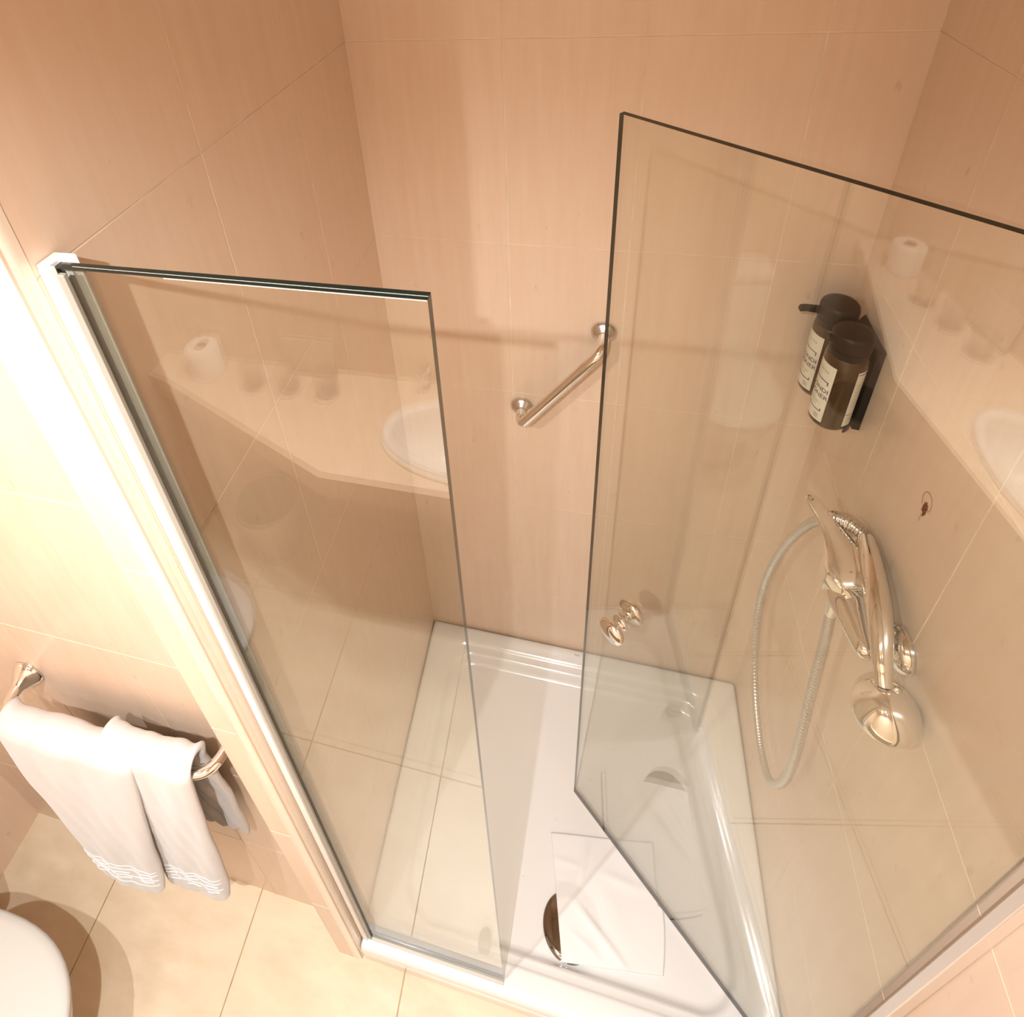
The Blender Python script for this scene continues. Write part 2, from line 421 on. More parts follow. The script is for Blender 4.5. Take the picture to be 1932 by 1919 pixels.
# ------------------------------------------------------------------ glass panes
def pane(name, p0, p1, z0, z1, th, root):
    """vertical glass sheet from p0 to p1 in plan; big faces mi 0, narrow edges mi 1"""
    p0, p1 = Vector((p0[0], p0[1], 0)), Vector((p1[0], p1[1], 0))
    d = (p1 - p0).normalized(); nn = Vector((-d.y, d.x, 0)) * (th / 2)
    bm = bmesh.new()
    c = [bm.verts.new(p + s * nn + Vector((0, 0, z))) for z in (z0, z1) for p, s in ((p0, -1), (p1, -1), (p1, 1), (p0, 1))]
    for f, mi in (((0, 1, 5, 4), 0), ((2, 3, 7, 6), 0), ((1, 2, 6, 5), 1), ((3, 0, 4, 7), 1), ((4, 5, 6, 7), 1), ((3, 2, 1, 0), 1)):
        bm.faces.new([c[i] for i in f]).material_index = mi
    return put(obj(name, bm, [M['glass'], M['glass_edge']], smooth=False), root)
YP = -0.710
screen = thing('shower_screen', 'fixed clear glass shower panel standing on the tray beside the left wall', 'shower screen', (0.17, YP, 0))
pane('glass_pane', (0.0135, YP), (0.336, YP), 0.006, 1.908, 0.0095, screen)
bm = bmesh.new(); add_box(bm, .030, YP - .0009, 1.9081, .3355, YP - .0005, 1.9083)  # pale strips stand in for the bevel's reflection
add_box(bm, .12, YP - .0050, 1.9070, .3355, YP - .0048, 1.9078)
put(obj('bevel_glint', bm, M['seal_light'], smooth=False, label='fine pale lines standing for the bevel reflection along the top edge'), screen)
bm = bmesh.new()      # wall channel profile
psec = [(.0008, -.0075), (.0060, -.0080), (.0075, -.0130), (.0185, -.0130), (.0195, -.0062), (.0125, -.0062), (.0125, .0062), (.0195, .0062), (.0240, .0130), (.0008, .0130)]
add_loft(bm, [[(x, YP + y, 0.001) for x, y in psec], [(x, YP + y, 1.912) for x, y in psec]])
put(obj('wall_profile', bm, M['profile'], smooth=False, bevel=0.0012, label='white lacquered wall channel'), screen)
bm = bmesh.new()
add_box(bm, 0.0200, YP - 0.0098, 0.004, 0.0270, YP - 0.0050, 1.905)
add_box(bm, 0.0200, YP + 0.0050, 0.004, 0.0310, YP + 0.0090, 1.905)
put(obj('gasket', bm, M['seal'], smooth=False, bevel=0.001, label='grey rubber gasket strip'), screen)
bm = bmesh.new(); add_box(bm, 0.027, YP - 0.0095, 0.0008, 0.336, YP + 0.0045, 0.0058)
put(obj('bottom_seal', bm, M['seal_light'], smooth=False, bevel=0.001, label='pale silicone strip along the foot of the glass'), screen)

DT, DH = Vector((0.4716, -0.3489, 0)), Vector((0.9095, -0.7068, 0))
dd = (DH - DT).normalized(); dn = Vector((-dd.y, dd.x, 0))     # dn points towards the back corner
if dn.y < 0: dn = -dn
door = thing('shower_door', 'open clear glass hinged shower door swung inwards over the tray', 'shower door', (DH.x, DH.y, 0))
pane('glass_pane', DT, DH, 0.004, 1.907, 0.0080, door)
bm = bmesh.new()
add_box(bm, 0.9010, -0.7385, 0.001, 0.9155, -0.7250, 1.912)
add_box(bm, 0.9040, -0.7250, 0.001, 0.9155, -0.7222, 1.912)
put(obj('wall_profile', bm, M['profile_metal'], smooth=False, bevel=0.0028, label='pale metal hinge-side wall channel'), door)
bm = bmesh.new()
add_box(bm, 0.9115, -0.7222, 0.004, 0.9155, -0.7170, 1.908)
put(obj('gasket', bm, M['brown_seal'], smooth=False, bevel=.001, label='dark brown seal strip in the hinge channel'), door)
# pivot fitting near the foot
bm = bmesh.new(); pf = DH - dd * 0.045 + Vector((0, 0, 0.085))
add_lathe(bm, [(-.014, .009), (-.012, .012), (-.006, .0135), (.006, .0135), (.012, .012), (.014, .009)], pf, dn, seg=28)
put(obj('pivot_fitting', bm, M['chrome'], auto=40, label='small round chrome pivot fitting'), door)
# double knob
KC = Vector((0.531, -0.3976, 0.950))
kprof = [(a, b * 1.15) for a, b in [(.0030, .0125), (.0055, .0130), (.0075, .0115), (.0100, .0085), (.0140, .0078), (.0168, .0098), (.0185, .0150), (.0205, .0190), (.0235, .0212), (.0270, .0218), (.0310, .0208), (.0345, .0180), (.0370, .0135), (.0385, .0075), (.0390, .0015)]]
for s, nm in ((-1, 'outer'), (1, 'inner')):
    bm = bmesh.new(); add_lathe(bm, kprof, KC, dn * s, seg=48)
    put(obj('knob', bm, M['chrome'], auto=60, label='round polished chrome knob on the %s face' % nm), door)

# small grey cap on the tray rim
bm = bmesh.new(); add_lathe(bm, [(0, .0145), (.004, .0150), (.007, .0138), (.008, .010), (.0083, .002)], (.284, -.664, 0.0006), Z, seg=40, sx=1.0, sy=1.0)  # plain grey oval, stretched front to back
for v in bm.verts: v.co.y = -.664 + (v.co.y + .664) * 1.65; v.co.z -= 0.0125
o = obj('grey_disk', bm, M['disk_grey']); tag(o, 'small grey oval cap on tray rim behind fixed glass', 'cap')

# ------------------------------------------------------------------ grab bar on the back wall
g0, g1 = Vector((.304, 0, 1.037)), Vector((.478, 0, 1.286))
gb = thing('grab_bar', 'short slanting chrome grab bar on the back tiled wall', 'grab bar', tuple(g0))
bm = bmesh.new()
add_tube(bm, round_path([g0 + Vector((0, -.004, 0)), g0 + Vector((.003, -.062, .003)), g1 + Vector((-.003, -.062, -.003)), g1 + Vector((0, -.004, 0))], .030, 14), .0118, 24)
put(obj('bar', bm, M['chrome'], auto=60), gb)
for g in (g0, g1):
    bm = bmesh.new(); add_lathe(bm, [(.0003, .0265), (.002, .0268), (.006, .0255), (.011, .0205), (.015, .0145), (.0175, .0128)], g, (0, -1, 0), seg=44)
    put(obj('flange', bm, M['chrome_satin'], auto=60), gb)
bm = bmesh.new(); add_lathe(bm, [(0, .0042), (.0008, .0040)], g0 + Vector((-.0015, -.0405, .0112)), (0.0, -.35, .93), seg=16)
put(obj('screw_hole', bm, M['dark'], label='dark set-screw hole'), gb)

# ------------------------------------------------------------------ soap dispensers on the right wall
RA = Vector((0.862, -0.150, 1.262)); RB = Vector((0.862, -0.076, 1.262))
hd = thing('dispenser_holder', 'black plastic wall plate carrying the two amber pump bottles', 'bottle holder', (XR, -.113, 1.24))
bm = bmesh.new()
sec = [(XR - .0008, -.152), (XR - .012, -.150), (XR - .0185, -.140), (XR - .0185, -.072), (XR - .014, -.058), (XR - .0008, -.050)]
add_loft(bm, [[(x, y, 1.243 + (.012 if i in (2, 3) else 0)) for i, (x, y) in enumerate(sec)], [(x, y, 1.410) for x, y in sec], [(x + .006 if 1 <= i <= 4 else x, y, 1.421) for i, (x, y) in enumerate(sec)]])
put(obj('back_plate', bm, M['black_plastic'], auto=30), hd)
for yy in (RA.y, RB.y):
    bm = bmesh.new()
    pts = [(RA.x + .034 * math.cos(a), yy + .034 * math.sin(a), 1.425) for a in [math.radians(-100 + 200 * k / 16) for k in range(17)]]
    for zz in (1.262,):
        add_loft(bm, [[(RA.x + .0345 * math.cos(a), yy + .0345 * math.sin(a), zz) for a in [math.radians(-62 + 124 * k / 14) for k in range(15)]] + [(RA.x + .0325 * math.cos(a), yy + .0325 * math.sin(a), zz) for a in [math.radians(62 - 124 * k / 14) for k in range(15)]],
                      [(RA.x + .0345 * math.cos(a), yy + .0345 * math.sin(a), zz + .012) for a in [math.radians(-62 + 124 * k / 14) for k in range(15)]] + [(RA.x + .0325 * math.cos(a), yy + .0325 * math.sin(a), zz + .012) for a in [math.radians(62 - 124 * k / 14) for k in range(15)]]])
    put(obj('clip_ring', bm, M['black_plastic'], auto=40), hd)
def bottle(base, label, short=False):
    t = thing('soap_bottle', label, 'soap bottle', tuple(base), 'amber pump bottles in the wall holder')
    r = .0315
    bm = bmesh.new(); add_lathe(bm, [(0, .024), (.001, .028), (.005, .0308), (.010, r), (.146, r), (.153, .0300), (.158, .0265), (.162, .018)], base, Z, seg=56)
    put(obj('body', bm, M['amber'], auto=50), t)
    bm = bmesh.new(); add_lathe(bm, [(.1535, .0280), (.156, .0293), (.168, .0296), (.1685, .0288), (.1695, .0288), (.170, .0302), (.190, .0302), (.1955, .0290), (.1990, .0262), (.2010, .0200), (.2018, .004)], base, Z, seg=56)
    cp = put(obj('pump_cap', bm, M['black_plastic'], auto=40), t)
    bm = bmesh.new()
    # flat spout pointing out from the wall with a turned-down lip
    z = base.z + .186
    q = [(-.024, .0), (-.052, .001), (-.060, -.001), (-.062, -.008), (-.057, -.008), (-.052, -.007), (-.024, -.010)]
    if short: q = [(-.024 + (x + .024) * .32, dz) for x, dz in q]
    add_loft(bm, [[(base.x + x, base.y - .006, z + dz) for x, dz in q], [(base.x + x, base.y + .006, z + dz) for x, dz in q]])
    put(obj('spout', bm, M['black_plastic'], smooth=False, bevel=.0008), t)
    def cyl(az, zz, rr=r + .00045): return (base.x + rr * math.cos(az), base.y + rr * math.sin(az), base.z + zz)
    def patch(bm, a0, a1, z0, z1, rr, mi=0, n=24):
        prev = None
        for k in range(n + 1):
            a = math.radians(a0 + (a1 - a0) * k / n)
            cur = (bm.verts.new(cyl(a, z0, rr)), bm.verts.new(cyl(a, z1, rr)))
            if prev: bm.faces.new((prev[0], cur[0], cur[1], prev[1])).material_index = mi
            prev = cur
    for nm, a0, a1 in (('front_label', 127, 233), ('back_label', 290, 385)):
        bm = bmesh.new(); patch(bm, a0, a1, .0135, .137, r + .0004)
        rr = r + .0007
        ac = (a0 + a1) / 2
        if nm == 'front_label':
            ctr = math.radians(192)
            for s, sz, zz in (('CONDI', .0125, .081), ('TIONER', .0125, .067)):
                text_bm(s, sz, bm, lambda x, y, zz=zz: cyl(ctr + x / r, zz + y, rr), mi=1)
            for s, sz, zz in (('hair and body', .0048, .121), ('gentle care', .0048, .052), ('310 ml', .0042, .045)):
                text_bm(s, sz, bm, lambda x, y, zz=zz: cyl(ctr + x / r, zz + y, rr), mi=2)
            # thin bracket marks above and below the name
            for zz, s in ((.100, -1), (.035, 1)):
                patch(bm, 150, 222, zz, zz + .0016, rr, mi=1)
                patch(bm, 219, 222, zz - (.006 if s < 0 else 0), zz + (.006 if s > 0 else 0.0016), rr, mi=1, n=2)
            for k in range(6): patch(bm, 203, 219, .0185 + k * .0018, .0192 + k * .0018, rr, mi=2, n=4)
        else:
            patch(bm, 292, 330, .131, .1325, rr, mi=1); patch(bm, 292, 330, .040, .0412, rr, mi=1)
            for k in range(7): patch(bm, 297, 340, .060 + k * .008, .0606 + k * .008, rr, mi=2, n=6)
            for k in range(3): patch(bm, 297, 320, .024 + k * .004, .0247 + k * .004, rr, mi=2, n=6)
        put(obj(nm, bm, [M['label'], M['ink'], M['ink_grey']], smooth=False, label='cream paper label with dark print'), t)
    return t
bottle(RA, 'amber pump bottle with cream label, nearer the open door, right of the pair', True)
bottle(RB, 'amber pump bottle with cream label, nearer the back corner, left of the pair')

# plugged screw hole with rust stain on the right wall
bm = bmesh.new()
def blob(bm, cy, cz, ry_, rz_, th, mi=0, n=20, jit=.15, x=XR - .0004):
    c = bm.verts.new((x - th, cy, cz)); ring = []
    for k in range(n):
        a = 2 * PI * k / n; j = 1 + random.uniform(-jit, jit)
        ring.append(bm.verts.new((x, cy + ry_ * j * math.cos(a), cz + rz_ * j * math.sin(a))))
    for k in range(n): bm.faces.new((c, ring[(k + 1) % n], ring[k])).material_index = mi
blob(bm, -.368, 1.333, .0068, .0110, .0008, 0, jit=.35)
blob(bm, -.369, 1.322, .0022, .0075, .0005, 0, jit=.3)
blob(bm, -.366, 1.308, .0009, .0090, .0004, 1, jit=.2)
for k in range(26):
    a0, a1 = 2 * PI * k / 26, 2 * PI * (k + 1) / 26
    if 15 < k < 22: continue
    q = []
    for a, rr in ((a0, 1), (a1, 1), (a1, .88), (a0, .88)):
        q.append(bm.verts.new((XR - .0005, -.366 + .0125 * rr * math.cos(a), 1.343 + .0165 * rr * math.sin(a))))
    bm.faces.new(q).material_index = 1
tag(obj('screw_hole', bm, [M['rust'], M['putty']], smooth=False), 'old screw hole with brown rust stain in right wall tile', 'screw hole')

# ------------------------------------------------------------------ shower mixer, hose, hand shower (right wall)
mx = thing('shower_mixer', 'chrome wall-mounted shower mixer tap with lever on the right wall', 'mixer tap', (XR, -.375, 1.13))
for yy in (-.452, -.300):
    bm = bmesh.new(); add_lathe(bm, [(.0003, .0330), (.003, .0335), (.009, .0320), (.017, .0265), (.022, .0190), (.025, .0150), (.034, .0140)], (XR, yy, 1.122), (-1, 0, 0), seg=48)
    put(obj('wall_flange', bm, M['chrome'], auto=60), mx)
# body: a long spindle parallel to the wall, broad at the back, tapering to the front
bm = bmesh.new(); loops = []
for y, xc, zc, wx, wz in ((-.298, .882, 1.120, .010, .012), (-.306, .874, 1.120, .018, .018), (-.322, .866, 1.120, .028, .024), (-.345, .864, 1.119, .033, .028), (-.368, .863, 1.118, .0335, .028), (-.392, .863, 1.117, .030, .0255),
                          (-.420, .864, 1.115, .0235, .0205), (-.445, .865, 1.113, .0175, .0165), (-.460, .866, 1.112, .0140, .0145), (-.466, .867, 1.112, .0100, .0110), (-.4685, .867, 1.112, .004, .005)):
    loops.append([(xc + wx * math.cos(2 * PI * k / 28), y, zc + wz * math.sin(2 * PI * k / 28)) for k in range(28)])
add_loft(bm, loops)
put(obj('body', bm, M['chrome'], auto=70), mx)
bm = bmesh.new()      # faceted cartridge housing under the lever
def oct_(c, rx_, ry_, z, rot=.39): return [(c[0] + rx_ * math.cos(2 * PI * k / 8 + rot), c[1] + ry_ * math.sin(2 * PI * k / 8 + rot), z) for k in range(8)]
add_loft(bm, [oct_((.862, -.362), .036, .034, 1.112), oct_((.861, -.362), .0375, .0355, 1.135), oct_((.860, -.360), .0350, .0335, 1.152), oct_((.860, -.358), .0300, .0290, 1.1565)])
put(obj('cartridge_housing', bm, M['chrome'], auto=20, bevel=.0016), mx)
bm = bmesh.new()      # lever: flat wedge, broad over the housing, narrow at the raised tip
st = [(Vector((.862, -.392, 1.158)), .024, .004), (Vector((.861, -.386, 1.162)), .0305, .006), (Vector((.860, -.368, 1.165)), .0330, .0075), (Vector((.859, -.345, 1.167)), .0305, .0075), (Vector((.852, -.322, 1.172)), .0225, .0068),
      (Vector((.843, -.305, 1.178)), .0155, .0062), (Vector((.833, -.290, 1.186)), .0115, .0056), (Vector((.823, -.277, 1.193)), .0092, .0050), (Vector((.8175, -.270, 1.197)), .0070, .0042), (Vector((.8155, -.2675, 1.1985)), .0035, .0025)]
loops = []
for i, (p, w, h) in enumerate(st):
    d = (st[min(i + 1, len(st) - 1)][0] - st[max(i - 1, 0)][0]).normalized(); side = d.cross(Vector((0, 0, 1))).normalized(); up = side.cross(d)
    lp = []
    for k in range(24):
        c_, s_ = math.cos(2 * PI * k / 24), math.sin(2 * PI * k / 24)
        lp.append(p + side * (w * math.copysign(abs(c_) ** .7, c_)) + up * (h * math.copysign(abs(s_) ** .8, s_)))
    loops.append(lp)
add_loft(bm, loops)
put(obj('lever', bm, M['chrome'], auto=55), mx)
bm = bmesh.new(); add_lathe(bm, [(0, .0025), (.0005, .0022)], (.8215, -.2745, 1.1990), (-.3, .3, .9), seg=14)
put(obj('lever_mark', bm, M['dark'], label='small dark dot on lever tip'), mx)
bm = bmesh.new(); add_lathe(bm, [(0, .0125), (.012, .0125), (.0125, .0105), (.030, .0105), (.031, .0095), (.036, .0092)], (.850, -.380, 1.098), (0, 0, -1), seg=28)
put(obj('hose_outlet', bm, M['chrome'], auto=40), mx)

H0, H1, H2 = Vector((.890, -.322, 1.184)), Vector((.880, -.420, 1.172)), Vector((.871, -.490, 1.140))
hs = thing('hand_shower', 'chrome hand shower with looping grey hose, lying across the mixer with its head forward', 'hand shower', tuple(H2))
bm = bmesh.new()
pth = smooth_path([H0, H0.lerp(H1, .5) + Vector((0, 0, .003)), H1, H1.lerp(H2, .55) + Vector((0, 0, .004)), H2, Vector((.871, -.508, 1.125))], 8)
add_tube(bm, pth, lambda t: .0125 + .0055 * math.sin(PI * min(1, t * 1.25)) ** 1.0 * (1 - t * .4) - (.0015 if t > .8 else 0), 28)
put(obj('handle', bm, M['chrome'], auto=70), hs)
hn = Vector((-.30, -.12, .94)).normalized()
hc = Vector((.8745, -.526, 1.097))
bm = bmesh.new()
add_lathe(bm, [(-.010, .0375), (-.0075, .0405), (-.002, .0415), (.003, .0405), (.010, .0365), (.017, .0300), (.024, .0215), (.029, .0135), (.031, .006), (.0313, .001)], hc, hn, seg=56)
hd_ = put(obj('spray_head', bm, M['chrome'], auto=60), hs)
bm = bmesh.new()
add_lathe(bm, [(-.0102, .0365), (-.0120, .0345), (-.0125, .002)], hc, hn, seg=48)
pp = put(obj('spray_plate', bm, M['plastic_white'], auto=50, label='pale nozzle plate of the spray head'), hs)

hz = hs
HP = [(0.85, -0.380, 1.064), (0.853, -0.3925, 0.9755), (0.856, -0.4062, 0.8529), (0.858, -0.4261, 0.7196), (0.86, -0.4331, 0.6023), (0.86, -0.4167, 0.5026), (0.86, -0.378, 0.4334), (0.86, -0.3042, 0.4176), (0.858, -0.2205, 0.4658), (0.856, -0.157, 0.5689), (0.855, -0.1312, 0.7063), (0.855, -0.1567, 0.8799), (0.855, -0.2136, 1.0445), (0.858, -0.2705, 1.1519), (0.872, -0.2980, 1.1830)]
def ripple(path_len, r0, r1, pitch):
    return lambda t: r0 + (r1 - r0) * (.5 + .5 * math.cos(2 * PI * t * path_len / pitch))
pts = smooth_path(HP, 60)
bm = bmesh.new()
add_tube(bm, pts, ripple(len(pts) - 1, .0072, .0082, 4), 14)
put(obj('hose', bm, M['hose'], label='grey metal shower hose'), hz)
bm = bmesh.new()
pts = smooth_path([HP[-3], HP[-2], HP[-1], tuple(H0 + Vector((0, .004, .000)))], 60)
pts = pts[62:]
add_tube(bm, pts, ripple(len(pts) - 1, .0088, .0120, 12), 20)
put(obj('ribbed_collar', bm, M['chrome_satin'], auto=45, label='coarsely ribbed collar at hand shower end'), hz)

# ------------------------------------------------------------------ towel bar and towel
BY, BZ = -.757, .940
tb = thing('towel_bar', 'chrome towel bar with bell-shaped ends on the tiled wall left of the shower', 'towel bar', (-.31, YT, .93))
bm = bmesh.new()
add_tube(bm, round_path([(-.526, YT - .004, .930), (-.524, BY, BZ), (-.098, BY, BZ), (-.098, YT - .004, .930)], .045, 12), .0088, 22)
put(obj('bar', bm, M['chrome'], auto=60), tb)
for x in (-.526, -.098):
    bm = bmesh.new(); add_lathe(bm, [(.0004, .0300), (.003, .0300), (.010, .0265), (.018, .0195), (.026, .0135), (.034, .0105), (.037, .0098)], (x, YT, .930), (0, -1, 0), seg=44)
    put(obj('flange', bm, M['chrome'], auto=60), tb)

def grid_mesh(rows, bm, mi=0, both=False):
    V = [[bm.verts.new(p) for p in r] for r in rows]
    for a, b in zip(V, V[1:]):
        for k in range(len(a) - 1):
            f = bm.faces.new((a[k], a[k + 1], b[k + 1], b[k])); f.material_index = mi(a, k) if callable(mi) else mi
    return V
def fbm(x, y, s=0):
    return (math.sin(x * 7.1 + s) * math.cos(y * 5.3 + s * 1.7) + .5 * math.sin(x * 15.7 + y * 9.1 + s * 2.3) + .25 * math.sin(x * 31 - y * 23 + s))
def towel_panel(xl_t, xr_t, xl_b, xr_b, zb, yfront, seed, yb_off, nx=34, nt=74, back_z=.47, lift=0.0, round_b=.03):
    """one hanging fold: from the back hem over the bar down to the front hem"""
    rows = []
    for j in range(nt + 1):
        t = j / nt; row = []
        for i in range(nx + 1):
            u = i / nx
            if t < .24:          # behind the bar, going up
                s = t / .24
                z = back_z + (BZ + .006 - back_z) * s; y = -.716 - .018 * s ** 2 + .004 * fbm(u * 2, s * 2, seed + 4)
                k = -s; xs = 0
            elif t < .36:        # over the bar
                s = (t - .24) / .12; a = PI * s
                rr = .022 + lift + .0022 * fbm(u * 1.2, .3, seed)
                z = BZ + .006 + math.sin(a) * rr; y = BY + .001 + math.cos(a) * rr
                xs = 0
            else:                # front drop, flaring out from the wall
                s = (t - .36) / .64
                y0 = BY + .001 - (.022 + lift + .0022 * fbm(u * 1.2, .3, seed))
                z = (BZ + .006) + (zb - BZ - .006) * s
                y = y0 + (yfront - y0) * (s ** .8) + .0024 * fbm(u * 1.1, s * .9, seed) * min(1, s * 4)
                xs = s
                # bottom corners rounded
                if s > .85:
                    e = (s - .85) / .15; c = abs(2 * u - 1)
                    z += e * round_b * c ** 5
            xl = xl_t + (xl_b - xl_t) * xs; xr = xr_t + (xr_b - xr_t) * xs
            if t < .24: xr -= .035 * (1 - t / .24)
            x = xl + (xr - xl) * u + .0008 * math.sin(t * 12 + seed)
            # fold bulges: side edges curve back towards the wall
            edge = max(0, abs(2 * u - 1) - .8) / .2
            y += .010 * edge ** 2 * (1 if t > .24 else -.3) + yb_off
            row.append((x, y, z))
        rows.append(row)
    return rows
tw = thing('hand_towel', 'white terry towel folded and draped over the chrome towel bar', 'towel', (-.31, BY, .93))
def towel_obj(name, rows, band_t, lab=None):
    bm = bmesh.new(); V = grid_mesh(rows, bm)
    o = obj(name, bm, M['towel'], label=lab)
    s = o.modifiers.new('thick', 'SOLIDIFY'); s.thickness = .011; s.offset = 0
    sb = o.modifiers.new('soft', 'SUBSURF'); sb.levels = 1; sb.render_levels = 1
    put(o, tw)
    nt = len(rows) - 1
    bm = bmesh.new()      # woven border: raised wavy satin lines
    def P(u, t):
        r = rows[min(nt, max(0, int(t * nt)))]; r2 = rows[min(nt, int(t * nt) + 1)]; f = t * nt - int(t * nt)
        q = u * (len(r) - 1); i = min(len(r) - 2, int(q)); g = q - i
        a = Vector(r[i]).lerp(Vector(r[i + 1]), g); b = Vector(r2[i]).lerp(Vector(r2[i + 1]), g)
        return a.lerp(b, f) + Vector((0, -.0062, 0))
    for k, tt in enumerate(band_t):
        amp = .0028 + .001 * (k % 2)
        pth = [P(.03 + .94 * i / 60, tt + amp * math.sin(i / 60 * 9 + k * .4)) for i in range(61)]
        if k in (2, 4):
            for a_, b_ in ((4, 18), (24, 38), (44, 57)): add_tube(bm, pth[a_:b_], .0010, 6)
        else: add_tube(bm, pth, .0008, 6)
    bo = obj('woven_border', bm, M['towel_band'], label='satin wavy woven border lines'); bo.parent = o
    return o
towel_obj('main_fold', towel_panel(-.497, -.225, -.486, -.335, .375, -.806, 1.3, -.006, back_z=.55), (.845, .865, .885, .90, .915, .94))
towel_obj('side_fold', towel_panel(-.300, -.128, -.350, -.205, .352, -.792, 4.1, .006, back_z=.50), (.85, .87, .89, .91, .93))

# ------------------------------------------------------------------ bath mat lying in the tray, over the drain
def matpt(u, v):
    a = Vector((.417, -.436)).lerp(Vector((.668, -.402)), u); b = Vector((.459, -.652)).lerp(Vector((.680, -.622)), u)
    p = a.lerp(b, v)
    if v > .5: p.x += .012 * math.sin(PI * (v - .2) / .8) * u
    z = -.0352 + .0036
    def ridge(cx, cy, ang, w, l, h):
        dx, dy = u - cx, v - cy
        s = dx * math.cos(ang) + dy * math.sin(ang); t = -dx * math.sin(ang) + dy * math.cos(ang)
        return h * math.exp(-(t / w) ** 2) * math.exp(-(s / l) ** 4)
    z += ridge(.42, .80, .75, .035, .30, .0060) + ridge(.24, .86, .55, .03, .16, .0028) + ridge(.30, .22, 1.9, .03, .16, .0042) + ridge(.70, .36, .25, .045, .24, .0030) + ridge(.12, .24, .15, .03, .14, .0025) + ridge(.55, .62, 1.2, .09, .3, .002)
    dr_ = math.hypot(p.x - .471, p.y + .592); z += .0078 * max(0, 1 - max(0, dr_ - .045) / .03) if dr_ < .075 else 0
    z += .0012 * (1 + math.sin(u * 9 + v * 4) * math.cos(v * 8))
    e = min(u, 1 - u, v, 1 - v)
    return Vector((p.x, p.y, z + .0006))
bm = bmesh.new()
rows = []
for j in range(61):
    v = j / 60; row = []
    for i in range(61):
        u = i / 60
        row.append(matpt(u, v))
    rows.append(row)
grid_mesh(rows, bm)
o = obj('bath_mat', bm, M['mat_cloth'])
s = o.modifiers.new('thick', 'SOLIDIFY'); s.thickness = .0030; s.offset = 0
tag(o, 'thin white folded bath mat lying wrinkled in the tray over the drain', 'bath mat')

# ------------------------------------------------------------------ toilet, left of the shower
tl = thing('toilet', 'white ceramic toilet with closed lid beside the towel wall', 'toilet', (-.70, -1.085, ZF))
def seat_loop(x0, x1, w, z, n=56, inset=0.0, yc=-1.085, sq=2.5):
    """D-shape: flat back at x0, rounded front at x1"""
    pts = []
    xc = x0 + (x1 - x0) * .42; a = x1 - xc - inset; b = w - inset
    for k in range(n):
        t = 2 * PI * k / n; c, s_ = math.cos(t), math.sin(t)
        e = 2 / sq
        X = (abs(c) ** e) * (1 if c > 0 else -1); Y = (abs(s_) ** e) * (1 if s_ > 0 else -1)
        if c >= 0: x = xc + a * X
        else: x = xc + (xc - x0 - inset) * X
        pts.append((x, yc + b * Y, z))
    return pts
LZ = .315
bm = bmesh.new()
add_loft(bm, [seat_loop(-.86, -.425, .186, LZ, inset=.004), seat_loop(-.86, -.425, .186, LZ + .004), seat_loop(-.86, -.425, .186, LZ + .011), seat_loop(-.86, -.425, .186, LZ + .017, inset=.005), seat_loop(-.86, -.425, .186, LZ + .020, inset=.018), seat_loop(-.86, -.425, .186, LZ + .022, inset=.06), seat_loop(-.86, -.425, .186, LZ + .0225, inset=.14)])
put(obj('lid', bm, M['plastic_white'], auto=60), tl)
bm = bmesh.new()
add_loft(bm, [seat_loop(-.86, -.430, .181, LZ - .019, inset=.006), seat_loop(-.86, -.430, .181, LZ - .015), seat_loop(-.86, -.430, .181, LZ - .005), seat_loop(-.86, -.430, .181, LZ - .0015, inset=.005)])
put(obj('seat', bm, M['plastic_white'], auto=60), tl)
bm = bmesh.new()
add_loft(bm, [seat_loop(-.86, -.60, .10, ZF + .002, sq=2.6), seat_loop(-.86, -.60, .105, ZF + .03, sq=2.6), seat_loop(-.86, -.58, .105, ZF + .12), seat_loop(-.86, -.52, .130, ZF + .22), seat_loop(-.86, -.455, .165, ZF + .31), seat_loop(-.86, -.438, .175, LZ - .040), seat_loop(-.86, -.436, .176, LZ - .023), seat_loop(-.86, -.436, .176, LZ - .020, inset=.006)])
put(obj('bowl', bm, M['ceramic'], auto=60), tl)
bm = bmesh.new(); add_loft(bm, [rrect(-.985, -1.285, -.845, -.885, .03, z) for z in (ZF + .30, ZF + .32, ZF + .74)] + [rrect(-.980, -1.280, -.850, -.890, .03, ZF + .748)])
put(obj('cistern', bm, M['ceramic'], auto=50), tl)
bm = bmesh.new(); add_loft(bm, [rrect(-.99, -1.295, -.835, -.875, .03, z) for z in (ZF + .749, ZF + .775)] + [rrect(-.982, -1.288, -.842, -.882, .03, ZF + .785)])
put(obj('cistern_lid', bm, M['ceramic'], auto=50), tl)
bm = bmesh.new(); add_lathe(bm, [(0, .022), (.005, .022), (.007, .019)], (-.912, -1.085, ZF + .7852), Z, seg=30)
put(obj('flush_button', bm, M['chrome'], auto=40), tl)

# ------------------------------------------------------------------ vanity counter and what stands on it (seen mirrored in the glass)
CZ = .72
bm = bmesh.new()
poly = [(XR - .001, -1.376), (-.250, -1.376), (-.262, -1.379), (-.92, -1.634), (XL + .001, -1.655), (XL + .001, YB + .001), (XR - .001, YB + .001)]
sx_, sy_, sa, sb_ = .145, -1.560, .276, .147
outer = [(x, y) for x, y in poly]
